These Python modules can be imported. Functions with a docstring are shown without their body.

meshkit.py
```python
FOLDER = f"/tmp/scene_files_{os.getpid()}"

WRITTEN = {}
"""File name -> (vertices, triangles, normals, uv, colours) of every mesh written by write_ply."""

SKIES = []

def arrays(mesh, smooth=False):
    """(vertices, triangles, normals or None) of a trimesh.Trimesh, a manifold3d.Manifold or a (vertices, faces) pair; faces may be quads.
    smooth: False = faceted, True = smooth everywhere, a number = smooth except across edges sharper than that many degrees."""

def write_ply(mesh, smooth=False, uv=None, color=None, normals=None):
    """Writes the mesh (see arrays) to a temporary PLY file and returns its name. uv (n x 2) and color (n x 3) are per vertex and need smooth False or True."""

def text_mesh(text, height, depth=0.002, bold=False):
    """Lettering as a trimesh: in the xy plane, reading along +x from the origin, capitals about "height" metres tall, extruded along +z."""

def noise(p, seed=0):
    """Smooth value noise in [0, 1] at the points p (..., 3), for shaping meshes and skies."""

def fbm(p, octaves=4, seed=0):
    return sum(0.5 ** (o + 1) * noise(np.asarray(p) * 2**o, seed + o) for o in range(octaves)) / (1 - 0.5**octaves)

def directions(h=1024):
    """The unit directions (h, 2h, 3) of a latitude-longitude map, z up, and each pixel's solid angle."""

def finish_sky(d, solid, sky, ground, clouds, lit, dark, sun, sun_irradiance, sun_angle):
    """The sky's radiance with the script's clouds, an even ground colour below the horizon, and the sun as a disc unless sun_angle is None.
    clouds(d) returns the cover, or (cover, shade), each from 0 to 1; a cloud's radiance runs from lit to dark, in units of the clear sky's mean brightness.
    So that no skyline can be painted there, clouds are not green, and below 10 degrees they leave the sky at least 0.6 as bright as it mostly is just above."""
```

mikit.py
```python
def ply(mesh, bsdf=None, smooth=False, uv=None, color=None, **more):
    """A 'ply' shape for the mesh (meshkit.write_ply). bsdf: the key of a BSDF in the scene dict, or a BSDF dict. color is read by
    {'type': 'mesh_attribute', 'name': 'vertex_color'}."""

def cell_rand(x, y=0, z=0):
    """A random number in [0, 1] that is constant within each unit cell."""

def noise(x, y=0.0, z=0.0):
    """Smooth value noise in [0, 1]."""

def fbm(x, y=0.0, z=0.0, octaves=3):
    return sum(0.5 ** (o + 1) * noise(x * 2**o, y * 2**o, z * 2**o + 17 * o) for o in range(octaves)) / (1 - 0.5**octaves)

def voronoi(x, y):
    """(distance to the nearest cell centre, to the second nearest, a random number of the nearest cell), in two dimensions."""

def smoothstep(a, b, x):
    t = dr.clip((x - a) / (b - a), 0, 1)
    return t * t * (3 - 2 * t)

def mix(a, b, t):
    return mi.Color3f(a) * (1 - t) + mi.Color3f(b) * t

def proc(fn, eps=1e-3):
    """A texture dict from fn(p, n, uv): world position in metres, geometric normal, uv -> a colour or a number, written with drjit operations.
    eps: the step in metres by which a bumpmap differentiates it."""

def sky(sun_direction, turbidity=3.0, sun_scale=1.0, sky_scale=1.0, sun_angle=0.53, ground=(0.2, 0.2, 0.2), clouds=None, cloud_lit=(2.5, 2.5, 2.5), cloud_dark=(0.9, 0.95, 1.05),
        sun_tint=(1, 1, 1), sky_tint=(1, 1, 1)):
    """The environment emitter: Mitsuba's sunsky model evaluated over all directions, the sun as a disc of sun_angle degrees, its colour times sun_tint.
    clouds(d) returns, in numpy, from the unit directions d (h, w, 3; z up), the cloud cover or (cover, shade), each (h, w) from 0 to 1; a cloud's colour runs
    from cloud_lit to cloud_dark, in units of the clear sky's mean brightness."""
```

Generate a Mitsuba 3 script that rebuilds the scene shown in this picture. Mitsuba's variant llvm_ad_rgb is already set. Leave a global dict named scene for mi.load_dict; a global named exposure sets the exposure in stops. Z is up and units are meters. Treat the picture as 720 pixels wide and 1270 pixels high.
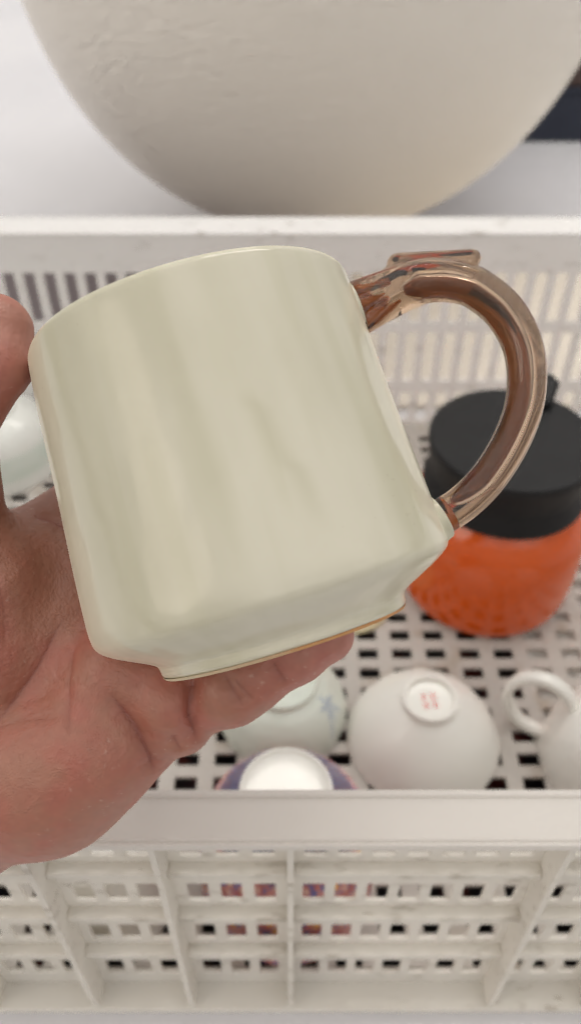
import math
import numpy as np
import drjit as dr
import trimesh
import manifold3d as m3
import mitsuba as mi
import mikit, meshkit
from shapely.geometry import Polygon, box as sbox, Point
from shapely.ops import unary_union
from mikit import noise, fbm, voronoi, smoothstep, mix, proc, cell_rand

T = mi.ScalarTransform4f
scene, labels = {}, {}

# ------------------------------------------------------------------ camera, sky, exposure
PITCH = math.radians(43.0)
CAM = np.array([0, 0, 0.45])
FW = np.array([0, math.cos(PITCH), -math.sin(PITCH)])
UP = np.array([0, math.sin(PITCH), math.cos(PITCH)])
RT = np.array([1.0, 0, 0])
scene['camera'] = {'type': 'thinlens', 'fov': 64.97, 'fov_axis': 'y', 'aperture_radius': 0.0011, 'focus_distance': 0.178,
                   'near_clip': 0.01, 'far_clip': 100.0,
                   'to_world': T().look_at(origin=CAM.tolist(), target=(CAM + FW).tolist(), up=[0, 0, 1])}
def overcast(d):
    """Closed cloud cover, brightest overhead as overcast skies are, with softly lighter and darker parts."""
    q = d / np.maximum(d[..., 2:3] + 0.35, 0.2)
    n = meshkit.fbm(q * 2.2 + 3.0, 4, 5)
    return np.ones(d.shape[:2]), np.clip(0.90 * (1 - d[..., 2])**1.15 + (n - 0.5) * 1.1, 0, 1)
scene['sky'] = mikit.sky((-0.74, -0.44, 0.50), turbidity=3, sun_scale=0.065, sun_angle=30, clouds=overcast,
                         cloud_lit=(3.3, 3.2, 3.06), cloud_dark=(0.85, 0.83, 0.81), sun_tint=(0.84, 0.93, 1.12), ground=(0.25, 0.24, 0.23))
exposure = 2.25

# ------------------------------------------------------------------ helpers
def bsdf(key, d):
    scene[key] = d
    return key

def principled(color, rough=0.5, spec=0.5, bump=None, bump_scale=1.0, eps=3e-4, **more):
    if callable(color):
        color = proc(color)
    elif isinstance(color, (tuple, list)):
        color = {'type': 'rgb', 'value': list(color)}
    d = {'type': 'principled', 'base_color': color, 'roughness': rough, 'specular': spec, **more}
    if bump is not None:
        d = {'type': 'bumpmap', 'arbitrary': proc(bump, eps=eps), 'scale': bump_scale, 'bsdf': d}
    return {'type': 'twosided', 'bsdf': d}

def plastic(fn):
    """Milky polyethylene: some of the light passes through the wall."""
    return {'type': 'principledthin', 'base_color': proc(fn), 'roughness': 0.42, 'eta': 1.45, 'spec_trans': 0.0, 'diff_trans': 0.65}

def numbered(key):
    k, n = key, 0
    while k in scene or any(q.startswith(k + '__') for q in scene) or k in labels:
        n += 1
        k = f'{key}_{n:03d}'
    return k

def thing(name, label, cat, group=None):
    k = numbered(name)
    labels[k] = {'label': label, 'category': cat}
    if group:
        labels[k]['group'] = group
    return k

def part(parent, name, mesh, mat, smooth=30, label=None, M=None, kind=None):
    base = f'{parent}__{name}' if parent else name
    k, n = base, 0
    while k in scene:
        n += 1
        k = f'{base}_{n:03d}'
    d = mikit.ply(mesh, mat, smooth=smooth)
    if M is not None:
        d['to_world'] = T(np.asarray(M).tolist())
    scene[k] = d
    if label or kind:
        labels.setdefault(k, {})
        if label:
            labels[k]['label'] = label
        if kind:
            labels[k]['kind'] = kind
    return k

def frame(o, x, y, z):
    M = np.eye(4)
    M[:3, 0], M[:3, 1], M[:3, 2], M[:3, 3] = x, y, z, o
    return M

def loc(x, y, z, rz=0.0, tilt=0.0):
    c, s = math.cos(rz), math.sin(rz)
    ct, st = math.cos(tilt), math.sin(tilt)
    R = np.array([[c, -s, 0], [s, c, 0], [0, 0, 1.0]]) @ np.array([[ct, 0, st], [0, 1, 0], [-st, 0, ct]])
    return frame([x, y, z], R[:, 0], R[:, 1], R[:, 2])

def catmull(pts, n=8):
    p = np.asarray(pts, float)
    q = np.vstack([2 * p[0] - p[1], p, 2 * p[-1] - p[-2]])
    out = []
    for i in range(1, len(q) - 2):
        for t in np.linspace(0, 1, n, endpoint=False):
            a, b, c, d = q[i - 1:i + 3]
            out.append(0.5 * (2 * b + (c - a) * t + (2 * a - 5 * b + 4 * c - d) * t**2 + (3 * b - a - 3 * c + d) * t**3))
    return np.array(out + [p[-1]])

def lathe(profile, seg=128, fine=6, scale=0.001):
    """Profile (r, z) in mm running from the axis (or an edge) round the outside; smooth curve through the points."""
    p = catmull(profile, fine) if fine else np.asarray(profile, float)
    p[:, 0] = np.maximum(p[:, 0], 0.0)
    a = np.linspace(0, 2 * np.pi, seg, endpoint=False)
    n = len(p)
    v = np.stack([p[:, None, 0] * np.cos(a), p[:, None, 0] * np.sin(a), np.broadcast_to(p[:, None, 1], (n, seg))], -1).reshape(-1, 3) * scale
    i, j = np.meshgrid(np.arange(n - 1), np.arange(seg), indexing='ij')
    A, B = i * seg + j, i * seg + (j + 1) % seg
    f = np.stack([A, B, B + seg, A + seg], -1).reshape(-1, 4)
    f = np.vstack([f[:, [0, 1, 2]], f[:, [0, 2, 3]]])
    m = trimesh.Trimesh(v, f, process=False)
    m.merge_vertices(digits_vertex=8)
    m.update_faces(m.nondegenerate_faces())
    return m

def nets(field, lo, hi, h):
    """Surface nets: closed mesh of field(p) = 0, negative inside; p (..., 3)."""
    ax = [np.arange(l, u + h, h) for l, u in zip(lo, hi)]
    nx, ny, nz = map(len, ax)
    g = np.empty((nx, ny, nz))
    for i0 in range(0, nx, 16):
        X = np.stack(np.meshgrid(ax[0][i0:i0 + 16], ax[1], ax[2], indexing='ij'), -1)
        g[i0:i0 + 16] = field(X)
    s = g < 0
    acc = np.zeros((nx - 1, ny - 1, nz - 1, 3))
    cnt = np.zeros((nx - 1, ny - 1, nz - 1))
    corners = list(np.ndindex(2, 2, 2))
    sl = lambda c: tuple(slice(c[k], c[k] + n - 1) for k, n in enumerate((nx, ny, nz)))
    for c in corners:
        for k in range(3):
            if c[k] == 0:
                d = list(c); d[k] = 1
                a, b = g[sl(c)], g[sl(d)]
                x = (a < 0) != (b < 0)
                t = np.where(x, a / np.where(x, a - b, 1), 0)
                for q in range(3):
                    acc[..., q] += np.where(x, c[q] + (t if q == k else 0), 0)
                cnt += x
    on = cnt > 0
    idx = -np.ones(on.shape, int)
    idx[on] = np.arange(on.sum())
    ijk = np.argwhere(on)
    v = (ijk + acc[on] / cnt[on][:, None]) * h + np.asarray(lo)
    quads = []
    for k in range(3):
        o = [q for q in range(3) if q != k]
        a = np.take(s, np.arange(s.shape[k] - 1), axis=k)
        b = np.take(s, np.arange(1, s.shape[k]), axis=k)
        e = np.argwhere(a != b)
        e = e[(e[:, o[0]] > 0) & (e[:, o[1]] > 0) & (e[:, o[0]] < s.shape[o[0]] - 1) & (e[:, o[1]] < s.shape[o[1]] - 1)]
        flip = a[tuple(e.T)]
        def cell(d0, d1):
            q = e.copy(); q[:, o[0]] -= d0; q[:, o[1]] -= d1
            return idx[tuple(q.T)]
        Q = np.stack([cell(1, 1), cell(0, 1), cell(0, 0), cell(1, 0)], 1)
        if k == 1:
            flip = ~flip
        quads.append(np.where(flip[:, None], Q, Q[:, ::-1]))
    f = np.vstack(quads)
    return trimesh.Trimesh(v, np.vstack([f[:, [0, 1, 2]], f[:, [0, 2, 3]]]), process=False)

def cap(p, a, b, ra, rb):
    a, b = np.asarray(a, float), np.asarray(b, float)
    d = b - a
    t = np.clip(((p - a) @ d) / (d @ d), 0, 1)
    return np.linalg.norm(p - a - t[..., None] * d, axis=-1) - (ra + (rb - ra) * t)

def smin(a, b, k):
    h = np.maximum(k - np.abs(a - b), 0) / k
    return np.minimum(a, b) - h * h * k * 0.25

def rbox(x0, x1, y0, y1, z0, z1, r=0.0008):
    """A box with rounded edges (metres)."""
    r = min(r, 0.49 * min(x1 - x0, y1 - y0, z1 - z0))
    c = [(x, y, z) for x in (x0 + r, x1 - r) for y in (y0 + r, y1 - r) for z in (z0 + r, z1 - r)]
    s = trimesh.creation.icosphere(1, r).vertices
    return trimesh.convex.convex_hull(np.vstack([s + np.array(q) for q in c]))

def plate(poly, t0, t1, axes):
    """Shapely polygon extruded from t0 to t1 along the third of the axes given as columns."""
    m = trimesh.creation.extrude_polygon(poly, t1 - t0, engine='earcut')
    m.apply_translation([0, 0, t0])
    v = m.vertices @ np.asarray(axes, float)
    if np.linalg.det(np.asarray(axes, float)) < 0:
        return trimesh.Trimesh(v, m.faces[:, ::-1], process=False)
    return trimesh.Trimesh(v, m.faces, process=False)

def sweep(pts, rad, n=20):
    """Tube with round ends through pts; rad a number or one per point."""
    p = np.asarray(pts, float)
    r = np.broadcast_to(np.asarray(rad, float), (len(p),))
    t = np.gradient(p, axis=0)
    t /= np.linalg.norm(t, axis=1)[:, None]
    u = np.cross(t[0], [0.3, 0.2, 0.9]); u /= np.linalg.norm(u)
    rows = []
    for i in range(len(p)):
        u = u - t[i] * (u @ t[i]); u /= np.linalg.norm(u)
        w = np.cross(t[i], u)
        a = np.linspace(0, 2 * np.pi, n, endpoint=False)[:, None]
        rows.append(p[i] + r[i] * (np.cos(a) * u + np.sin(a) * w))
    v = np.vstack(rows + [p[:1], p[-1:]])
    f = []
    for i in range(len(p) - 1):
        for j in range(n):
            a, b = i * n + j, i * n + (j + 1) % n
            f += [[a, b, b + n], [a, b + n, a + n]]
    m = len(p) * n
    for j in range(n):
        f += [[m, (j + 1) % n, j], [m + 1, m - n + j, m - n + (j + 1) % n]]
    return trimesh.Trimesh(v, f, process=False)

# ------------------------------------------------------------------ table
def table_col(p, n, uv):
    a = fbm(p.x * 3, p.y * 3, 0.0, 3)
    b = fbm(p.x * 40, p.y * 14, 2.0, 2)
    return mix((0.58, 0.575, 0.60), (0.66, 0.65, 0.665), a * 0.8 + b * 0.2)
bsdf('mat_table', principled(table_col, 0.45, 0.4))
tb = rbox(-2.2, 2.2, -0.35, 3.4, -0.04, 0.0, 0.004)
part(None, 'tabletop', tb, 'mat_table', label='pale grey tabletop under the crate and the big vase')
labels['tabletop']['kind'] = 'structure'

# ------------------------------------------------------------------ crate
# z levels: rim top .192, floor lattice .0145-.018 ; outer front wall y .133-.136, back wall y .580-.583
def crate_col(p, n, uv):
    a = fbm(p.x * 25, p.y * 25, p.z * 25, 3)
    d = fbm(p.x * 90, p.y * 90 + 5, p.z * 160, 3)
    dirt = smoothstep(0.60, 0.82, d) * smoothstep(0.45, 0.65, fbm(p.x * 14 + 3, p.y * 14, p.z * 30, 2))
    c = mix((0.89, 0.88, 0.87), (0.93, 0.925, 0.92), a)
    return mix(c, (0.30, 0.25, 0.19), dirt * 0.45)
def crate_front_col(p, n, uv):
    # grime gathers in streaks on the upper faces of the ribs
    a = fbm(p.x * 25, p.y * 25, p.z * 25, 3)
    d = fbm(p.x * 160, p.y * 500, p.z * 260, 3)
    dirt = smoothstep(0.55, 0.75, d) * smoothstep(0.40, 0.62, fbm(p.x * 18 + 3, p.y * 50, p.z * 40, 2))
    c = mix((0.80, 0.77, 0.715), (0.86, 0.835, 0.785), a)  # same plastic as the back, toned down: shade put into the colour
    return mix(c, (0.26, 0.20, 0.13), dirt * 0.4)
def crate_floor_shaded_col(p, n, uv):
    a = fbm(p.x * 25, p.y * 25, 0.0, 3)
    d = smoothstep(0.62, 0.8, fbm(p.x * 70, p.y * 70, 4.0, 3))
    return mix(mix((0.66, 0.62, 0.575), (0.73, 0.695, 0.655), a), (0.45, 0.34, 0.22), d * 0.35)  # base darkened to stand for the shade inside the crate
bsdf('mat_crate', plastic(crate_col))
bsdf('mat_crate_floor_shaded', plastic(crate_floor_shaded_col))
def rim_col(p, n, uv):
    a = fbm(p.x * 12, p.y * 40, p.z * 25, 3)
    return mix((0.80, 0.77, 0.735), (0.86, 0.835, 0.80), a)  # front rim is duller too, its shade painted into the plastic
bsdf('mat_rim', plastic(rim_col))
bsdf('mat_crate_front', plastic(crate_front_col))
crate = thing('plastic_crate', 'white slatted plastic crate holding the cups, bowl and orange jar', 'crate')
HX, RIM = 0.315, 0.192
YF, YB = 0.133, 0.583          # front wall outer face, back wall outer face
WT = 0.003

def holes(cols, rows, w, h, r=0.0008):
    return [sbox(x - w / 2 + r, z - h / 2 + r, x + w / 2 - r, z + h / 2 - r).buffer(r, quad_segs=2) for x in cols for z in rows]

FIN_X = [-0.2850, -0.2375, -0.1900, -0.1425, -0.0935, -0.0475, 0.0, 0.0960, 0.1435, 0.1910, 0.2385, 0.2860]
cols = []
for a, b in zip(FIN_X[:-1], FIN_X[1:]):
    n = max(3, round((b - a) / 0.0137)) if b - a > 0.06 else 3
    st = (b - a) / (n + (0.45 if n > 3 else 0.5))
    cols += [a + (b - a) / 2 + (i - (n - 1) / 2) * st for i in range(n)]
ROW_Z = [0.1575, 0.1155, 0.0730, 0.0290]
front = sbox(-HX, 0.004, HX, RIM - 0.001).difference(unary_union(holes(cols, ROW_Z, 0.0088, 0.0172)))
part(crate, 'front_wall', plate(front, YF, YF + 0.0016, [[1, 0, 0], [0, 0, 1], [0, 1, 0]]), 'mat_crate_front')
for z in (0.1440, 0.1015, 0.0590):
    for a, b in zip(FIN_X[:-1], FIN_X[1:]):
        part(crate, 'cross_rib', rbox(a + 0.0012, b - 0.0012, YF - 0.0052, YF + 0.0004, z - 0.004, z, 0.0009), 'mat_crate_front')
for x in FIN_X:
    prof = Polygon([(YF + 0.0004, 0.007), (YF - 0.0115, 0.009), (YF - 0.0125, 0.03), (YF - 0.0110, 0.150), (YF - 0.012, RIM - 0.0022), (YF + 0.0004, RIM - 0.0022)])
    part(crate, 'fin', plate(prof, x - 0.0012, x + 0.0012, [[0, 1, 0], [0, 0, 1], [1, 0, 0]]), 'mat_crate_front')
part(crate, 'bottom_flange', rbox(-HX, HX, YF - 0.0125, YF + 0.001, 0.002, 0.0068, 0.0012), 'mat_crate_front')
# back wall: tall narrow slots in three rows
bc = np.arange(-18, 19) * 0.0159 + 0.004
bh = [sbox(x - 0.0043, z0, x + 0.0043, z1).buffer(0.0004) for x in bc for z0, z1 in ((0.119, 0.161), (0.063, 0.109), (0.022, 0.050)) if abs(x) < HX - 0.02]
back = sbox(-HX, 0.004, HX, RIM - 0.001).difference(unary_union(bh))
part(crate, 'back_wall', plate(back, YB - WT, YB, [[1, 0, 0], [0, 0, 1], [0, 1, 0]]), 'mat_crate')
sc_ = np.arange(0.17, 0.56, 0.0159)
side = sbox(YF + WT, 0.004, YB - WT, RIM - 0.001).difference(unary_union([sbox(y - 0.0043, z0, y + 0.0043, z1) for y in sc_ for z0, z1 in ((0.119, 0.161), (0.063, 0.109), (0.022, 0.050))]))
for x in (-HX, HX - WT):
    part(crate, 'side_wall', plate(side, x, x + WT, [[0, 1, 0], [0, 0, 1], [1, 0, 0]]), 'mat_crate')
# floor lattice
fx = np.arange(-13, 14) * 0.0224 + 0.0065
fy = np.arange(0.1405, 0.572, 0.01545)
fl = sbox(-HX + WT, YF + WT, HX - WT, YB - WT).difference(unary_union([sbox(x - 0.0061, y - 0.0036, x + 0.0061, y + 0.0036).buffer(0.0005, quad_segs=2) for x in fx for y in fy]))
part(crate, 'floor_grid', plate(fl, 0.0155, 0.018, np.eye(3)), 'mat_crate_floor_shaded')
# rim: flange outside the wall with a rounded bead on its inner edge and a small lip
def rim_piece(x0, x1, y0, y1, z0=RIM - 0.0022, z1=RIM):
    return rbox(x0, x1, y0, y1, z0, z1, 0.0010)
W_ = 0.0165
part(crate, 'front_rim', rim_piece(-HX - W_, HX + W_, YF + WT - W_ - 0.0005, YF + WT), 'mat_rim')
part(crate, 'rim_lip', rbox(-HX - W_, HX + W_, YF + WT - W_ - 0.002, YF + WT - W_ - 0.0004, RIM - 0.0045, RIM - 0.0006, 0.0007), 'mat_rim')
part(crate, 'rim_bead', rbox(-HX, HX, YF + WT - 0.0022, YF + WT + 0.0006, RIM - 0.001, RIM + 0.0014, 0.0011), 'mat_rim')
part(crate, 'back_rim', rim_piece(-HX - W_, HX + W_, YB - WT, YB + 0.027), 'mat_crate')
part(crate, 'rim_bead', rbox(-HX, HX, YB - WT - 0.0008, YB - WT + 0.003, RIM - 0.001, RIM + 0.0018, 0.0012), 'mat_crate')
part(crate, 'rim_lip', rbox(-HX - W_, HX + W_, YB + 0.0272, YB + 0.029, RIM - 0.012, RIM + 0.0006, 0.0007), 'mat_crate')
for x0, x1 in ((-HX - W_, -HX + WT), (HX - WT, HX + W_)):
    part(crate, 'side_rim', rim_piece(x0, x1, YF + WT + 0.0004, YB - WT - 0.0004), 'mat_crate')

# dark sheet added under the crate to blacken its floor holes
def under_sheet_col(p, n, uv):
    a = fbm(p.x * 45, p.y * 45, 0.0, 3)
    return mix((0.008, 0.007, 0.008), (0.07, 0.013, 0.01), smoothstep(0.52, 0.72, a))
bsdf('mat_under_sheet', principled(under_sheet_col, 0.9, 0.1))
k = part(None, 'dark_under_sheet', rbox(-0.31, 0.31, 0.14, 0.579, 0.0005, 0.003, 0.001), 'mat_under_sheet')
labels[k] = {'label': 'black and dark red sheet added under the crate to darken the floor holes', 'category': 'cloth'}

# ------------------------------------------------------------------ big vase
def vase_col(p, n, uv):
    a = fbm(p.x * 6, p.y * 6, p.z * 6, 3)
    s = fbm(p.x * 260, p.y * 260, p.z * 90, 2)
    return mix((0.73, 0.685, 0.62), (0.79, 0.75, 0.69), a * 0.7 + s * 0.3)
def vase_bump(p, n, uv):
    return fbm(p.x * 210 + p.z * 130, p.y * 190, p.z * 400 - p.x * 190, 2) * 1.4
bsdf('mat_vase', principled(vase_col, 0.24, 0.5, bump=vase_bump, bump_scale=0.0018, eps=8e-4))
R = 329.4
ang = np.radians(np.arange(-84, 66, 5.0))
prof = [(0, 6), (30, 5), (38, 0.5), (44, 0.5), (46, 6)] + [(R * math.cos(a), R + R * math.sin(a) + 0.3) for a in ang[4:]] + [(120, 640), (116, 668), (128, 690), (122, 690), (104, 668), (60, 640), (0, 630)]
vase = thing('large_vase', 'huge round cream ceramic pot standing behind the crate', 'vase')
part(vase, 'body', lathe(prof, 256, 6), 'mat_vase', smooth=True, M=loc(0.0266, 1.0798, 0.0))

# ------------------------------------------------------------------ boxes behind
def navy_col(p, n, uv):
    return mix((0.022, 0.026, 0.042), (0.03, 0.036, 0.055), fbm(p.x * 30, p.y * 30, p.z * 30, 2))
bsdf('mat_navy', principled(navy_col, 0.6, 0.3))
bsdf('mat_brown', principled((0.075, 0.048, 0.042), 0.55, 0.3))
t = thing('navy_case', 'dark navy flat case at the far right edge of the table', 'case')
part(t, 'body', rbox(0.12, 0.95, 1.36, 1.40, 0.0005, 0.072, 0.003), 'mat_navy')
part(t, 'lid', rbox(0.118, 0.952, 1.358, 1.402, 0.0725, 0.080, 0.002), 'mat_navy')
t = thing('brown_box', 'dark brown box lying on the navy case', 'box')
part(t, 'body', rbox(0.14, 0.93, 1.365, 1.40, 0.081, 0.19, 0.003), 'mat_brown')
part(t, 'lid', rbox(0.138, 0.932, 1.363, 1.402, 0.1905, 0.215, 0.002), 'mat_brown')
def card_col(p, n, uv):
    return mix((0.68, 0.62, 0.54), (0.75, 0.69, 0.61), fbm(p.x * 20, p.y * 20, p.z * 60, 3))
bsdf('mat_card', principled(card_col, 0.8, 0.2))
k = part(None, 'cardboard_sheet', rbox(0.045, 0.60, 0.625, 1.0, 0.0005, 0.006, 0.001), 'mat_card')
labels[k] = {'label': 'cream cardboard sheet lying behind the crate, glimpsed through its right back slots', 'category': 'cardboard'}
bsdf('mat_taupe', principled((0.15, 0.125, 0.13), 0.8, 0.2))  # dark sheet standing in for shadow on the table behind the crate
k = part(None, 'shade_sheet', rbox(-0.62, 0.035, 0.622, 1.01, 0.0005, 0.004, 0.001), 'mat_taupe')
labels[k] = {'label': 'dark taupe sheet added for the shade behind the crate, glimpsed through its left back slots', 'category': 'mat'}

# ------------------------------------------------------------------ lamp added out of view, for glints on glass and glaze
lamp = thing('added_tube_lamp', 'added white tube lamp, out of view above the crate and the big vase', 'lamp')
LM = loc(0.45, 1.15, 1.75, math.radians(8))
scene[lamp + '__tube'] = {**mikit.ply(sweep(np.stack([np.linspace(-0.58, 0.58, 12), np.zeros(12), np.zeros(12)], 1), 0.013, 24), None, smooth=True),
                          'to_world': T(LM.tolist()), 'bsdf': {'type': 'diffuse', 'reflectance': {'type': 'rgb', 'value': 0.8}},
                          'emitter': {'type': 'area', 'radiance': {'type': 'rgb', 'value': [14.0, 13.4, 12.6]}}}
part(lamp, 'housing', rbox(-0.62, 0.62, -0.03, 0.03, 0.03, 0.07, 0.006), 'mat_white', M=LM)
for x in (-0.6, 0.6):
    part(lamp, 'socket', rbox(x - 0.012, x + 0.012, -0.016, 0.016, -0.016, 0.031, 0.003), 'mat_white', M=LM)

# ------------------------------------------------------------------ the mug
MO = np.array([-0.0011233, 0.11856394, 0.29725465])
MA = np.array([-0.28910680, 0.70016969, 0.65282438]); MA /= np.linalg.norm(MA)
MX = np.cross(MA, FW); MX /= np.linalg.norm(MX); MX *= np.sign(MX[0])
MY = np.cross(MA, MX)
MM = frame(MO, MX, MY, MA)
_ox, _xx, _xy, _xa = MO.tolist(), MX.tolist(), MY.tolist(), MA.tolist()
def mug_local(p):
    q = [p.x - _ox[0], p.y - _ox[1], p.z - _ox[2]]
    return [q[0] * e[0] + q[1] * e[1] + q[2] * e[2] for e in (_xx, _xy, _xa)]
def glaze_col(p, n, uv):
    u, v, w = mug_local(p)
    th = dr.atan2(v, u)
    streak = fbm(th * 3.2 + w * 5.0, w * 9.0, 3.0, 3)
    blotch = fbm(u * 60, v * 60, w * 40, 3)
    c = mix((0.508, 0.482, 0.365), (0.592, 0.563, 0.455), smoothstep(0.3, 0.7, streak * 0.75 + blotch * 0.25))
    # olive patches drawn out along the axis of the mug
    olive = smoothstep(0.60, 0.8, fbm(th * 9.0, w * 25.0, 8.0, 2))
    c = mix(c, (0.485, 0.465, 0.325), olive * 0.2)
    refl_streak = dr.abs(th + 1.365 - (0.050 - w) * 6.0 - 0.03 * noise(w * 300, 1.0, 2.0)) * 0.042      # dark streak of a reflection painted into the glaze
    refl_streak = smoothstep(0.0035, 0.0, refl_streak) * smoothstep(0.053, 0.047, w) * smoothstep(0.018, 0.032, w)
    c = mix(c, (0.455, 0.43, 0.305), refl_streak * 0.4)
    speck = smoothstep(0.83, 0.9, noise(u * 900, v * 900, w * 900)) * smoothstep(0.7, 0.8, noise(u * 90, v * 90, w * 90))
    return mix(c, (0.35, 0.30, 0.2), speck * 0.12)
def glaze_bump(p, n, uv):
    u, v, w = mug_local(p)
    th = dr.atan2(v, u)
    return fbm(th * 6.0, w * 50.0, 1.0, 2) * 0.5 + fbm(u * 260, v * 260, w * 260, 2) * 0.035
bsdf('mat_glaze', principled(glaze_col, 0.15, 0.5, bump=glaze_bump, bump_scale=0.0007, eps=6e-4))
def foot_col(p, n, uv):
    u, v, w = mug_local(p)
    bare = smoothstep(-0.022, 0.012, u + 0.012 * (fbm(u * 200, v * 200, 0.0, 2) - 0.5))     # glaze still covers the left part of the foot
    return mix((0.53, 0.48, 0.35), mix((0.45, 0.21, 0.08), (0.55, 0.30, 0.13), fbm(p.x * 300, p.y * 300, p.z * 300, 2)), 0.2 + 0.8 * bare)
bsdf('mat_foot', principled(foot_col, 0.7, 0.3))
mug = thing('mug', 'pale celadon green ceramic mug held tilted in the hand, with a brown glass handle', 'mug')
prof = [(0, 6.0), (22, 6.0), (25.2, 4.6), (26.2, 1.2), (26.9, 0.35)]
out = [(29.1, 0.35), (29.9, 1.3), (30.1, 2.6), (30.6, 3.7), (32.4, 4.9), (36.0, 6.7), (39.6, 8.6), (41.8, 10.2), (42.8, 11.6), (43.1, 13.4), (43.0, 17.0),
       (42.3, 30), (41.4, 45), (40.6, 60), (39.8, 74), (39.5, 78.4), (39.1, 79.9), (38.3, 80.7), (37.3, 80.5), (36.7, 79.0), (36.8, 70), (38.4, 40), (39.0, 22), (37.5, 14.5), (30, 11.5), (15, 10.6), (0, 10.4)]
body = lathe(catmull(prof, 5).tolist() + [(28.0, 0.32)] + catmull(out, 7).tolist(), 240, 0)
v = body.vertices.copy()
th, rr, w = np.arctan2(v[:, 1], v[:, 0]), np.hypot(v[:, 0], v[:, 1]), v[:, 2]
wob = (meshkit.fbm(np.stack([np.cos(th) * 1.6, np.sin(th) * 1.6, w * 22], 1), 2, 4) - 0.5) * 0.0011
wob += (meshkit.fbm(np.stack([np.cos(th) * 5, np.sin(th) * 5, w * 90], 1), 2, 9) - 0.5) * 0.0016 * np.exp(-((w - 0.0115) / 0.0045)**2)
v[:, 0] += np.cos(th) * wob * (rr > 0.02); v[:, 1] += np.sin(th) * wob * (rr > 0.02)
body = trimesh.Trimesh(v, body.faces, process=False)
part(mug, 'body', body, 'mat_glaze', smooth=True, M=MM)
ring = lathe([(26.3, 0.45), (26.9, 0.05), (28.0, -0.05), (29.0, 0.05), (29.5, 0.45), (29.62, 0.75), (29.0, 0.45)], 160, 4)
part(mug, 'foot_ring', ring, 'mat_foot', smooth=True, M=MM, label='narrow unglazed brown foot edge')

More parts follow.
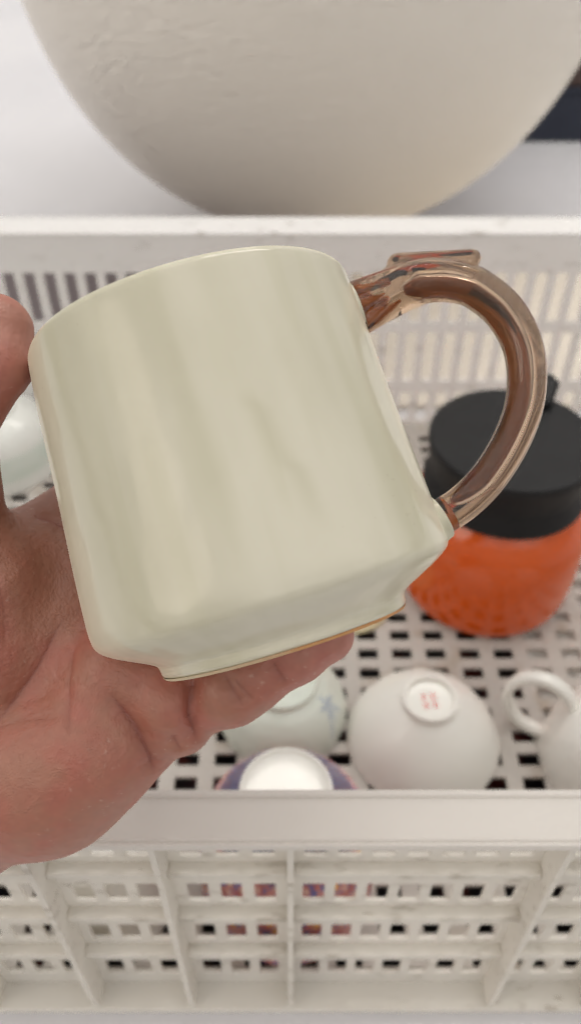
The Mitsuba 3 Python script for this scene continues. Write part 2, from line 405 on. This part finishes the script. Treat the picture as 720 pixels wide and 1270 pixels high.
# glass handle (mug frame, mm): a solid bent tube, a thumb tab along its top, three strands where it joins the wall
center = catmull([(47.0, 73.4), (50.5, 73.9), (54.3, 74.0), (58.5, 73.6), (62.1, 72.6), (66, 70.6), (69.2, 67.9), (73.3, 61.5), (75.2, 53.3), (74.3, 45.4), (71.0, 37.3), (65.2, 29.9), (57.9, 23.6), (50.6, 19.6), (43.6, 17.4)], 10)
def line_distance(q):
    d = np.full(q.shape[:-1], 1e9)
    for a, b in zip(center[:-1], center[1:]):
        e = b - a
        t = np.clip(((q - a) @ e) / (e @ e), 0, 1)
        d = np.minimum(d, np.linalg.norm(q - a - t[..., None] * e, axis=-1))
    return d
def tube_radius(p):
    x = p[..., 0]
    return 4.9 - 0.5 * np.clip((60 - p[..., 2]) / 40, 0, 1) + 0.5 * np.exp(-((x - 55) / 7)**2) * (p[..., 2] > 60)
STRANDS = (((39.4, -3.0, 76.4), (52.0, -3.4, 77.2), 1.5, 1.2), ((39.4, -4.0, 72.0), (52.5, -4.2, 75.2), 1.5, 1.3), ((39.4, -3.4, 67.2), (50.0, -3.9, 72.6), 1.5, 1.2),
           ((39.4, 3.0, 76.0), (52.0, 3.0, 77.0), 1.6, 1.2), ((39.4, 3.4, 67.6), (51.0, 3.4, 72.4), 1.6, 1.2))
def handle_field(p):
    f = np.hypot(line_distance(p[..., [0, 2]]), p[..., 1]) - tube_radius(p)
    neck = cap(p * np.array([1, 1.45, 1]), (38.5, 0, 71.6), (52.5, 0, 73.6), 6.5, 5.3)
    f = smin(f, neck, 2.0)
    for (a, b, ra, rb) in STRANDS:      # folds pinched together at the upper joint
        f = smin(f, cap(p, a, b, ra, rb), 0.9)
    f = np.maximum(f, 38.4 - p[..., 0])     # the glass ends inside the wall
    tab = np.minimum(cap(p, (52.6, 0, 79.3), (70.0, 0, 75.7), 3.0, 2.3), cap(p, (51.0, 0, 77.4), (60.0, 0, 76.8), 2.8, 2.2))
    return smin(f, tab, 0.9)
def on_zero(m, field, times=2, e=0.03):
    """Moves the vertices of m onto the field's zero level."""
    v = m.vertices.copy()
    for _ in range(times):
        f0 = field(v)
        g = np.stack([(field(v + np.eye(3)[k] * e) - f0) / e for k in range(3)], 1)
        v = v - g * np.clip(f0 / np.maximum((g * g).sum(1), 1e-6), -0.3, 0.3)[:, None]
    return trimesh.Trimesh(v, m.faces, process=False)
hm = on_zero(nets(handle_field, (36.5, -8, 10), (83, 8, 85), 0.32), handle_field)
hm.vertices[:] *= 0.001
bsdf('mat_glass', {'type': 'dielectric', 'int_ior': 1.5, 'ext_ior': 1.0, 'specular_transmittance': {'type': 'rgb', 'value': [0.76, 0.635, 0.525]}})
handle = part(mug, 'handle', hm, 'mat_glass', smooth=True, M=MM, label='clear brown glass handle with a thumb tab on top')
# the glass is a tube: the bore inside it
i0, i1 = 12, len(center) - 6
cn = np.gradient(center, axis=0)
cn = np.stack([cn[:, 1], -cn[:, 0]], 1) / np.linalg.norm(cn, axis=1)[:, None]
shift = center + 1.25 * cn * np.clip(np.arange(len(center)) / 30.0, 0, 1)[:, None]
bore = np.stack([shift[i0:i1, 0], 0 * shift[i0:i1, 0], shift[i0:i1, 1]], 1)
br = 2.75 * np.minimum(1, np.minimum(np.arange(len(bore)) + 0.6, len(bore) - np.arange(len(bore)) - 0.4) / 12.0)**0.5
bsdf('mat_bore', {'type': 'dielectric', 'int_ior': 1.0, 'ext_ior': 1.5, 'specular_transmittance': {'type': 'rgb', 'value': [0.52, 0.325, 0.195]}})
part(handle, 'bore', sweep(bore * 0.001, br * 0.001, 40), 'mat_bore', smooth=True, M=MM)
def amber_col(p, n, uv):
    return mix((0.62, 0.23, 0.05), (0.74, 0.36, 0.12), fbm(p.x * 400, p.y * 400, p.z * 400, 2))
bsdf('mat_amber', principled(amber_col, 0.2, 0.5))
# ceramic sockets that hold the glass, with a film of amber where glass and clay fused
def socket(p0, p1, r0, r1):
    p0, p1 = np.array(p0, float), np.array(p1, float)
    pts = catmull([p0, p0 + (p1 - p0) * 0.4, p0 + (p1 - p0) * 0.8, p1], 4)
    rr = np.interp(np.linspace(0, 1, len(pts)), [0, 0.35, 0.85, 1], [r0, r1 + 0.25 * (r0 - r1), r1, r1 - 0.7])
    return sweep(pts * 0.001, rr * 0.001, 40)
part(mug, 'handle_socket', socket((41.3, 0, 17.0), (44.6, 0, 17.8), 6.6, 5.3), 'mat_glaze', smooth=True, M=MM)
part(mug, 'handle_joint', sweep(np.array([(44.0, 0, 17.6), (45.0, 0, 17.9), (46.0, 0, 18.2), (46.4, 0, 18.3)]) * 0.001, np.array([4.2, 4.3, 4.2, 3.4]) * 0.001, 32), 'mat_amber', smooth=True, M=MM, label='orange fused seam at the lower end of the handle')
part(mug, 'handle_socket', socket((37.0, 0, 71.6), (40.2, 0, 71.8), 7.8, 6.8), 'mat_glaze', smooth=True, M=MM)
bsdf('mat_amber_deep', principled((0.42, 0.16, 0.045), 0.2, 0.5))
for a, b in (((39.9, -1.5, 75.6), (49.0, -1.2, 75.2)), ((39.9, -2.2, 71.5), (47.0, -1.4, 73.2)), ((39.9, -1.5, 67.4), (50.0, -1.2, 71.0)), ((39.9, 1.8, 70.0), (48.0, 1.5, 72.4))):
    a, b = np.array(a), np.array(b)
    part(mug, 'handle_strand', sweep(np.array([a + (b - a) * t for t in (0, 0.15, 0.4, 0.7, 1)]) * 0.001, np.array([1.5, 1.6, 1.4, 1.0, 0.3]) * 0.001, 20), 'mat_amber_deep', smooth=True, M=MM)
part(mug, 'handle_joint', trimesh.Trimesh(*(lambda m: (m.vertices * [0.0011, 0.0030, 0.0058] + [0.0400, 0, 0.0717], m.faces))(trimesh.creation.icosphere(3)), process=False), 'mat_amber', smooth=True, M=MM, label='orange fused seam at the upper end of the handle')

# ------------------------------------------------------------------ the hand
HO = np.array([-0.06469408, 0.13297435, 0.27734751])
J = {
    'arm': (-175, -128, 46, 28),
    'wrist': (-77.3, -61.9, 25.0, 24),
    'hypo1': (-31.1, -42.4, 7.0, 24),
    'hypo2': (-0.3, -31.6, 1.0, 21),
    'hypo3': (14.5, -24.0, -4.5, 17.2),
    'side1': (-1.0, 2.0, 3.5, 16.5),
    'side2': (4.0, 22.0, 5.0, 14.5),
    'cushion1': (19.0, -7.0, -7.0, 13.0),
    'cushion2': (30.0, -8.0, -8.0, 11.0),
    'pad_a': (34.5, -12.5, -11.0, 10.6),
    'pad_b': (36.0, -17.5, -8.5, 9.4),
    'pinky_base': (44.5, -11.8, -10.0, 8.4),
    'pinky_pad': (49.0, -8.9, -12.0, 9.7),
    'pinky_pad2': (55.0, -5.5, -13.0, 8.9),
    'pinky_mcp': (28.5, -16.4, -4.5, 12.2),
    'pinky_pip': (52.5, -7.0, -12.0, 8.8),
    'pinky_dip': (65.7, 0.9, -15.0, 7.8),
    'pinky_tip': (73.3, 5.0, -16.0, 7.0),
    'ring_mcp': (22.4, -1.2, 7.0, 14),
    'ring_pip': (57.2, 19.3, 35.0, 8.5),
    'ring_tip': (86.8, 31.9, 30.0, 7.5),
    'mid_mcp': (17.1, 16.3, 11.0, 14),
    'mid_pip': (49.5, 44.4, 37.0, 9),
    'mid_tip': (79.5, 61.5, 31.0, 7.5),
    'index_mcp': (9.4, 31.1, 10.0, 12.5),
    'index_pip': (32.1, 59.4, 35.0, 8.8),
    'index_tip': (61.0, 76.3, 31.0, 7.5),
    'thenar0': (-58.6, -40.0, 17.0, 24),
    'thenar1': (-19.3, 0.5, -3.0, 21),
    'thenar2': (-13.8, 18.8, -9.0, 15.2),
    'web': (-10.5, 21.8, -2.0, 12.4),
    'palm_mid': (-2.7, -1.5, 9.0, 15),
    'thumb_mcp': (-17.5, 24.4, -12.0, 11.5),
    'thumb_ip': (-17.5, 56.5, -18.0, 9.3),
    'thumb_pad': (-5.6, 71.5, -24.0, 8.9),
    'thumb_tip': (-5.8, 78.7, -23.0, 8.9),
}
def bone(p, a, b):
    return cap(p, J[a][:3], J[b][:3], J[a][3], J[b][3])
def hand_field(p):
    f = bone(p, 'wrist', 'hypo1')
    for a, b, k in (('arm', 'wrist', 10), ('hypo1', 'hypo2', 8), ('hypo2', 'hypo3', 8), ('hypo3', 'pinky_mcp', 6), ('wrist', 'thenar0', 10), ('thenar0', 'thenar1', 8), ('wrist', 'palm_mid', 10),
                    ('palm_mid', 'ring_mcp', 9), ('palm_mid', 'mid_mcp', 9), ('palm_mid', 'index_mcp', 9), ('hypo2', 'ring_mcp', 9), ('ring_mcp', 'mid_mcp', 8), ('mid_mcp', 'index_mcp', 8),
                    ('pinky_mcp', 'ring_mcp', 6), ('side1', 'side2', 7), ('cushion1', 'cushion2', 5)):
        f = smin(f, bone(p, a, b), k)
    th = smin(bone(p, 'thenar1', 'thenar2'), bone(p, 'thenar2', 'thumb_mcp'), 6)
    f = smin(f, th, 5)
    f = smin(f, bone(p, 'web', 'index_mcp'), 6)
    t2 = smin(bone(p, 'thumb_mcp', 'thumb_ip'), bone(p, 'thumb_ip', 'thumb_pad'), 1.5)
    t2 = smin(t2, bone(p, 'thumb_pad', 'thumb_tip'), 2)
    f = smin(f, t2, 4)
    pk = smin(bone(p, 'pinky_mcp', 'pinky_pip'), bone(p, 'pinky_pip', 'pinky_dip'), 3)
    f = smin(f, bone(p, 'pad_a', 'pad_b'), 2.0)
    pk = smin(pk, bone(p, 'pinky_dip', 'pinky_tip'), 2)
    f = smin(f, bone(p, 'pinky_base', 'pinky_pad'), 1.6)
    f = smin(f, smin(pk, bone(p, 'pinky_pad', 'pinky_pad2'), 1.5), 1.6)
    for fi in ('ring', 'mid', 'index'):
        f = smin(f, smin(bone(p, fi + '_mcp', fi + '_pip'), bone(p, fi + '_pip', fi + '_tip'), 3), 3)
    return f
hm = nets(hand_field, (-110, -100, -45), (98, 100, 72), 1.1)
CREASES = [([(7.5, 9.5), (3.0, -0.8), (-1.1, -7.8), (-9.3, -18.9)], 0.7, 0.9), ([(10.6, 3.7), (10.2, -7.8), (12.1, -19.5)], 0.35, 0.7),
           ([(19.7, -7.0), (26.9, -17.1), (30.2, -24.7), (30.6, -30.2)], 1.3, 1.3), ([(40.2, -2.5), (40.5, -9), (40.6, -14.5), (41.8, -22.3)], 1.5, 0.9),
           ([(35.7, -18.9), (37.7, -24.1)], 0.6, 0.9), ([(-9.3, -18.3), (-0.9, -15.4), (9.2, -14.4)], 0.25, 0.8), ([(48.5, -2.9), (53.7, -11.6)], 0.6, 1.1),
           ([(59.8, 0.4), (64.1, -6.5)], 0.6, 1.1), ([(-6.4, 24.3), (-4.4, 14.0), (-4.8, 1.7)], 0.35, 0.8), ([(-3.2, 35.2), (3.0, 33.5), (7.1, 31.3)], 0.6, 0.8),
           ([(-7.7, 22.2), (-6.9, 9.9), (-8.1, -2.5)], 0.3, 0.8), ([(51.0, -4.1), (56.1, -10.0)], 0.45, 0.9)]
def crease_amount(v):
    """Depth (mm) and redness of the palm's folds at the points v (hand frame)."""
    dep, red = np.zeros(len(v)), np.zeros(len(v))
    for pts, depth, width in CREASES:
        c = catmull(pts, 6)
        s, fade = np.full(len(v), 1e9), np.zeros(len(v))
        for i, (a, b) in enumerate(zip(c[:-1], c[1:])):
            e = b - a
            t = np.clip(((v[:, :2] - a) @ e) / (e @ e), 0, 1)
            d = np.linalg.norm(v[:, :2] - a - t[:, None] * e, axis=1)
            at = (i + t) / (len(c) - 1)
            fade = np.where(d < s, np.clip(np.minimum(at, 1 - at) * 5, 0, 1), fade)
            s = np.minimum(s, d)
        w2 = width * (0.38 + 0.25 * meshkit.noise(v[:, :2] @ np.array([[0.3, 0.1, 0], [0.1, 0.3, 0]]), 7))
        dep = np.maximum(dep, fade * depth * (0.15 * np.exp(-(s / w2)**2) + 0.75 * np.exp(-(s / (1.6 * width))**2) + 0.35 * np.exp(-(s / (4.0 * width))**2)))
        red = np.maximum(red, fade * min(1, depth) * (0.75 * np.exp(-(s / (w2 * 0.85))**2) + 0.4 * np.exp(-(s / (1.5 * width))**2)))
    return dep, red
def subdivide_front(m, test, times):
    for _ in range(times):
        c = m.triangles_center
        idx = np.nonzero(test(c))[0]
        m = trimesh.Trimesh(*trimesh.remesh.subdivide(m.vertices, m.faces, face_index=idx)[:2], process=False)
    return m
def project(v):
    """Move the vertices onto the zero level of the field."""
    for _ in range(2):
        e = 0.05
        f0 = hand_field(v)
        g = np.stack([(hand_field(v + np.eye(3)[k] * e) - f0) / e for k in range(3)], 1)
        v = v - g * (f0 / np.maximum((g * g).sum(1), 1e-6))[:, None]
    return v
seen = lambda c: (c[:, 0] > -32) & (c[:, 2] < 22) & (c[:, 0] < 82)
hm = subdivide_front(hm, seen, 1)
for lim in (0.01, 0.06):
    hm = subdivide_front(hm, lambda c: seen(c) & (c[:, 2] < 6) & (crease_amount(c)[1] > lim), 1)
hv = project(hm.vertices.copy())
e = 0.05
f0 = hand_field(hv)
hn = np.stack([(hand_field(hv + np.eye(3)[k] * e) - f0) / e for k in range(3)], 1)
hn /= np.maximum(np.linalg.norm(hn, axis=1), 1e-9)[:, None]
face = np.clip(-hn[:, 2] * 2.0 + 0.3, 0, 1)
dep, red = crease_amount(hv)
lump = (meshkit.fbm(hv / 9.0, 2, 3) - 0.5) * 0.6 + (meshkit.fbm(hv / 2.6, 2, 5) - 0.5) * 0.22
hv = hv + hn * (lump - dep * face)[:, None]
world = HO + 0.001 * (hv[:, :1] * RT + hv[:, 1:2] * UP + hv[:, 2:] * FW)
# skin tone per vertex: blood-red pads, paler tendons, shade by the thumb painted brown, darker folds
blot = meshkit.fbm(hv / 13.0, 3, 11)
fine = meshkit.fbm(hv / 1.7, 2, 12)
base = np.array([0.330, 0.140, 0.094]); pink = np.array([0.352, 0.116, 0.082]); thumb_shade = np.array([0.21, 0.092, 0.058])
wp = np.clip((0.6 * blot + 0.4 * meshkit.fbm(hv / 4.5, 2, 21) - 0.38) * 3.2, 0, 1)[:, None]
col = base * (1 - wp) + pink * wp
wt = np.clip((hv[:, 1:2] - 12) / 22, 0, 1) * np.clip((58 - hv[:, 1:2]) / 10, 0, 1)
col = col * (1 - 0.75 * wt) + thumb_shade * 0.75 * wt
tips = np.maximum(np.exp(-((hv - J['thumb_pad'][:3])**2).sum(1) / 150), np.exp(-((hv - J['pinky_tip'][:3])**2).sum(1) / 160))[:, None]
col = col * (1 - 0.5 * tips) + np.array([0.50, 0.20, 0.17]) * 0.5 * tips
col = col * (0.93 + 0.14 * fine)[:, None]
fleck = np.clip((meshkit.noise(hv / 0.75, 31) - 0.80) * 9, 0, 1) * np.clip((meshkit.fbm(hv / 7.0, 2, 33) - 0.50) * 6, 0, 1)
col = col * (1 - 0.22 * fleck)[:, None] + np.array([0.62, 0.50, 0.44]) * (0.22 * fleck)[:, None]
rc = np.clip(red * face, 0, 1)[:, None] * 0.75
col = col * (1 - rc) + np.array([0.17, 0.038, 0.024]) * rc
HAND = trimesh.Trimesh(world, hm.faces[:, ::-1], process=False)
def skin_bump(p, n, uv):
    a, b, c = voronoi(p.x * 1500 + p.z * 700, p.y * 1500 + p.z * 600)
    return (b - a) * 0.5 + fbm(p.x * 900, p.y * 900, p.z * 900, 2) * 0.8
bsdf('mat_skin', {'type': 'bumpmap', 'arbitrary': proc(skin_bump, eps=1.2e-4), 'scale': 0.00028,
                  'bsdf': {'type': 'principled', 'base_color': {'type': 'mesh_attribute', 'name': 'vertex_color'}, 'roughness': 0.36, 'specular': 0.55}})
scene['hand'] = mikit.ply(HAND, 'mat_skin', smooth=True, color=np.clip(col, 0, 1))
labels['hand'] = {'label': 'left hand with open palm, thumb and little finger holding the tilted mug', 'category': 'hand'}

# ------------------------------------------------------------------ things in the crate
Z0 = 0.0182
# orange jar
def orange_col(p, n, uv):
    return mix((0.540, 0.074, 0.004), (0.570, 0.082, 0.005), fbm(p.x * 20, p.y * 20, p.z * 20, 2))
bsdf('mat_orange', principled(orange_col, 0.13, 0.5, clearcoat=0.5, clearcoat_gloss=0.95))
def black_col(p, n, uv):
    return mix((0.008, 0.008, 0.009), (0.013, 0.013, 0.014), fbm(p.x * 60, p.y * 60, p.z * 60, 3))
bsdf('mat_black', principled(black_col, 0.48, 0.22))
jar = thing('jar', 'glossy orange jar with a black lid, standing in the crate', 'jar')
JM = loc(0.1365, 0.391, Z0)
part(jar, 'body', lathe([(0, 1.5), (42, 1.2), (49, 0.2), (53.5, 2.5), (57, 8), (59.0, 18), (60.0, 34), (60.2, 48), (59.6, 62), (57.0, 74), (52.5, 83), (47.5, 89.5), (45.5, 93), (45.5, 97)], 160, 6), 'mat_orange', smooth=True, M=JM)
lid = part(jar, 'lid', lathe([(44, 92), (49.2, 91.2), (51.2, 92), (51.6, 94.5), (50.4, 99), (48.3, 105), (48.2, 110), (49.4, 117), (51.0, 123), (51.6, 127), (51.4, 129.2), (50.3, 130.2), (48, 130.4), (25, 130.5), (0, 130.5)], 160, 6), 'mat_black', smooth=True, M=JM)
tabm = trimesh.convex.convex_hull(np.vstack([trimesh.creation.icosphere(2, 0.004).vertices * [1, 1, 0.9] + q for q in ((0.040, -0.006, 0.134), (0.040, 0.006, 0.134), (0.055, -0.004, 0.1385), (0.055, 0.004, 0.1385), (0.058, 0, 0.139))]))
part(jar, 'lid__pull_tab', tabm, 'mat_black', smooth=True, M=JM @ loc(0, 0, 0, math.radians(58)))
# white bowl upside down
def white_col(p, n, uv):
    return mix((0.68, 0.665, 0.625), (0.735, 0.72, 0.68), fbm(p.x * 40, p.y * 40, p.z * 40, 2))
bsdf('mat_white', principled(white_col, 0.18, 0.5))
bsdf('mat_red', principled((0.55, 0.06, 0.05), 0.4, 0.4))
bowl = thing('bowl', 'white porcelain bowl upside down with a red stamp inside its foot ring', 'bowl')
BM = loc(0.0795, 0.2625, Z0)
part(bowl, 'body', lathe([(43.4, 1.5), (44.0, 0.3), (45.4, 0.3), (45.6, 2), (43.9, 7), (40.4, 14), (35.4, 21.4), (29.4, 28.0), (23.0, 33.6), (18.4, 37.0), (16.6, 38.4), (16.2, 40.5), (15.8, 43.0), (14.8, 43.6), (13.6, 43.0), (13.1, 40.2), (11, 39.5), (0, 39.3)], 128, 6), 'mat_white', smooth=True, M=BM)
st = []
rs = np.random.RandomState(3)
for cx in (-2.6, 2.6):          # two columns of two red seal characters, too blurred to read: strokes in a square
    for cy in (-2.8, 2.8):
        for dy in (-1.6, 0.0, 1.6):
            st.append(trimesh.creation.box([rs.uniform(2.4, 3.8), 0.6, 0.12], trimesh.transformations.translation_matrix([cx + rs.uniform(-0.4, 0.4), cy + dy, 0.1])))
        st.append(trimesh.creation.box([0.6, 4.0, 0.13], trimesh.transformations.translation_matrix([cx + rs.uniform(-0.8, 0.8), cy, 0.1])))
stm = trimesh.util.concatenate(st); stm.vertices *= 0.001
part(bowl, 'stamp', stm, 'mat_red', smooth=False, M=BM @ loc(0, 0.0, 0.03935, 0.1), label='small red seal stamp')
# celadon cup upside down with a blue flower
CUPX, CUPY = -0.005, 0.281
def mint_col(p, n, uv):
    c = mix((0.52, 0.56, 0.50), (0.60, 0.635, 0.575), fbm(p.x * 50, p.y * 50, p.z * 50, 3))
    x, z = (p.x - (CUPX + 0.0275)) * 1000, (p.y - (CUPY - 0.012)) * 1000
    d = dr.sqrt(x * x + z * z)
    a = dr.atan2(z, x)
    petal = smoothstep(0.15, -0.15, d - (3.6 + 2.6 * dr.sin(a * 5.0 + 0.6)) * (0.9 + 0.3 * noise(x * 0.6, z * 0.6, 2.0)))
    stem = smoothstep(0.9, 0.3, dr.abs(x + 0.35 * z + 1.5)) * smoothstep(-13.0, -11.0, z) * smoothstep(-2.0, -4.0, z)
    return mix(c, (0.10, 0.16, 0.34), dr.clip(petal * (0.5 + 0.5 * noise(x * 0.9, z * 0.9, 5.0)) + stem, 0, 1) * 0.6 * smoothstep(0.3, 0.6, n.x + 0.5))
bsdf('mat_mint', principled(mint_col, 0.2, 0.5))
def mint_band_col(p, n, uv):
    z = (p.z - 0.018) * 1000
    b = smoothstep(10.0, 15.0, z) * smoothstep(36.0, 28.0, z) * (0.35 + 0.65 * fbm(p.x * 90, p.y * 90, p.z * 140, 3))
    return mix((0.74, 0.755, 0.715), (0.50, 0.60, 0.52), b * 0.8)
bsdf('mat_mint_plain', principled(mint_band_col, 0.2, 0.5))
cup = thing('cup', 'pale green cup upside down with a blue painted flower, under the little finger', 'cup')
part(cup, 'body', lathe([(36.5, 1.5), (37.2, 0.3), (38.8, 0.3), (39.2, 2), (38.8, 8), (37.0, 15), (33.2, 22), (27.5, 27.5), (22.5, 30.0), (20.9, 31.2), (20.6, 33.6), (19.9, 34.6), (18.6, 34.4), (18.0, 31.8), (15, 31.0), (0, 31.0)], 128, 6), 'mat_mint', smooth=True, M=loc(CUPX, CUPY, Z0))
# patterned cup against the front wall
def floral_col(p, n, uv):
    x = dr.atan2(p.x + 0.0, p.y - 0.18) * 0.045 * 1000
    z = p.z * 1000
    a, b, c = voronoi(x / 5.5, z / 5.5)
    a2, b2, c2 = voronoi(x / 2.1 + 7, z / 2.1)
    col = mix((0.42, 0.11, 0.10), (0.62, 0.30, 0.27), c)
    col = mix(col, (0.12, 0.12, 0.32), smoothstep(0.55, 0.62, c2) * smoothstep(0.35, 0.5, a))
    col = mix(col, (0.75, 0.62, 0.5), smoothstep(0.22, 0.12, a) * smoothstep(0.3, 0.4, c))
    col = mix(col, (0.72, 0.36, 0.05), smoothstep(0.86, 0.9, c) * smoothstep(0.4, 0.3, a))
    band = smoothstep(84.0, 87.0, z)
    bl = mix((0.02, 0.028, 0.12), (0.10, 0.022, 0.045), smoothstep(0.5, 0.6, c2))
    bl = mix(bl, (0.12, 0.17, 0.45), smoothstep(0.25, 0.15, a2))
    return mix(col, bl, band)
bsdf('mat_floral', principled(floral_col, 0.2, 0.5))
pc = thing('cup', 'upside down cup with white base and blue and red floral sides, against the front wall', 'cup')
PM = loc(-0.002, 0.1815, Z0)
part(pc, 'body', lathe([(43.0, 1.5), (43.4, 0.3), (44.6, 0.3), (45.0, 2), (44.6, 20), (43.0, 40), (39.6, 58), (31.5, 72), (25.4, 82), (23.4, 86.4), (22.2, 88.0), (21.4, 88.6)], 128, 6), 'mat_floral', smooth=True, M=PM)
part(pc, 'base', lathe([(21.5, 88.0), (21.5, 89.4), (20.7, 90.6), (19.5, 90.4), (18.2, 89.4), (12, 89.0), (0, 89.0)], 96, 6), 'mat_white', smooth=True, M=PM, label='white recessed base')
# white tumbler in the front left corner
wc = thing('cup', 'white cup upside down in the crate behind the heel of the hand', 'cup')
part(wc, 'body', lathe([(29.4, 1.5), (29.8, 0.3), (31.2, 0.3), (31.6, 2), (31.4, 20), (31.0, 50), (30.2, 68), (28.0, 76), (24.4, 79.4), (21.8, 80.0), (21.4, 82.0), (20.2, 82.4), (19.2, 81.0), (16, 80.2), (0, 80.2)], 96, 6), 'mat_white', smooth=True, M=loc(-0.0905, 0.171, Z0))
# white teacup with a ring handle, right
tc = thing('teacup', 'white teacup upside down with a round ring handle, right of the bowl', 'teacup')
TM = loc(0.1870, 0.2480, Z0)
part(tc, 'body', lathe([(37.5, 1.5), (38.0, 0.3), (39.4, 0.3), (39.8, 2), (39.2, 12), (36.8, 24), (32.0, 34.5), (25.5, 41.5), (20.6, 44.0), (19.6, 45.4), (19.2, 48), (18.0, 48.6), (16.8, 47.8), (16.2, 45.2), (0, 45.0)], 128, 6), 'mat_white', smooth=True, M=TM)
a = np.linspace(0, 2 * np.pi, 72, endpoint=False)
rw, rd = 0.0090, 0.0029
rows = []
for q in a:
    cdir = np.array([math.cos(q), 0, 1.25 * math.sin(q)])
    sec = [np.array([math.cos(s), math.sin(s)]) for s in np.linspace(0, 2 * np.pi, 16, endpoint=False)]
    rows += [cdir * (0.0190 + rd * s[0]) + np.array([0, 0.5 * rw * np.sign(s[1]) * abs(s[1])**0.6, 0]) for s in sec]
n_ = 16
f = [[i * n_ + j, ((i + 1) % 72) * n_ + j, ((i + 1) % 72) * n_ + (j + 1) % n_, i * n_ + (j + 1) % n_] for i in range(72) for j in range(16)]
f = np.array(f)
ringm = trimesh.Trimesh(np.array(rows), np.vstack([f[:, [0, 1, 2]], f[:, [0, 2, 3]]]), process=False)
ringm.fix_normals()
part(tc, 'handle', ringm, 'mat_white', smooth=True, M=TM @ loc(-0.0410, 0.0200, 0.0270, math.radians(150)))
# celadon bowl at the far left
cb = thing('bowl', 'white bowl with a pale green band upside down at the far left, behind the thumb', 'bowl')
part(cb, 'body', lathe([(46.5, 1.5), (47.2, 0.3), (48.8, 0.3), (49.2, 2.2), (48.6, 8), (47.0, 22), (43.2, 36), (37, 46), (28, 52), (23.6, 53.6), (23.0, 57), (21.6, 57.8), (20.4, 57), (19.8, 53.6), (0, 53)], 128, 6), 'mat_mint_plain', smooth=True, M=loc(-0.243, 0.527, Z0))
# pale yellow saucer under the mug
bsdf('mat_yellow', principled((0.60, 0.54, 0.34), 0.25, 0.5))
ys = thing('saucer', 'pale yellow saucer peeking out under the foot of the mug', 'saucer')
part(ys, 'body', lathe([(24.5, 1.0), (25.2, 0.2), (26.2, 0.8), (25, 3.2), (19, 6.2), (13.5, 7.6), (12.8, 10), (11.6, 10.2), (11, 8), (0, 7.8)], 96, 5), 'mat_yellow', smooth=True, M=loc(0.0425, 0.3675, Z0))
# crumpled clear plastic wrap under the floor on the right
g = np.stack(np.meshgrid(np.linspace(0.155, 0.30, 110), np.linspace(0.24, 0.46, 160), indexing='ij'), -1)
wz = 0.0092 + 0.0058 * meshkit.fbm(np.concatenate([g * 110, 0 * g[..., :1]], -1), 3, 2) ** 1.2
ii, jj = np.meshgrid(np.arange(109), np.arange(159), indexing='ij')
A = ii * 160 + jj
wf = np.stack([A, A + 160, A + 161, A + 1], -1).reshape(-1, 4)
wrap = trimesh.Trimesh(np.concatenate([g, wz[..., None]], -1).reshape(-1, 3), np.vstack([wf[:, [0, 1, 2]], wf[:, [0, 2, 3]]]), process=False)
bsdf('mat_wrap', principled((0.62, 0.59, 0.56), 0.10, 0.9))
k = part(None, 'plastic_wrap', wrap, 'mat_wrap', smooth=True)
labels[k] = {'label': 'crumpled shiny grey plastic wrap under the right side of the crate floor', 'category': 'wrap'}
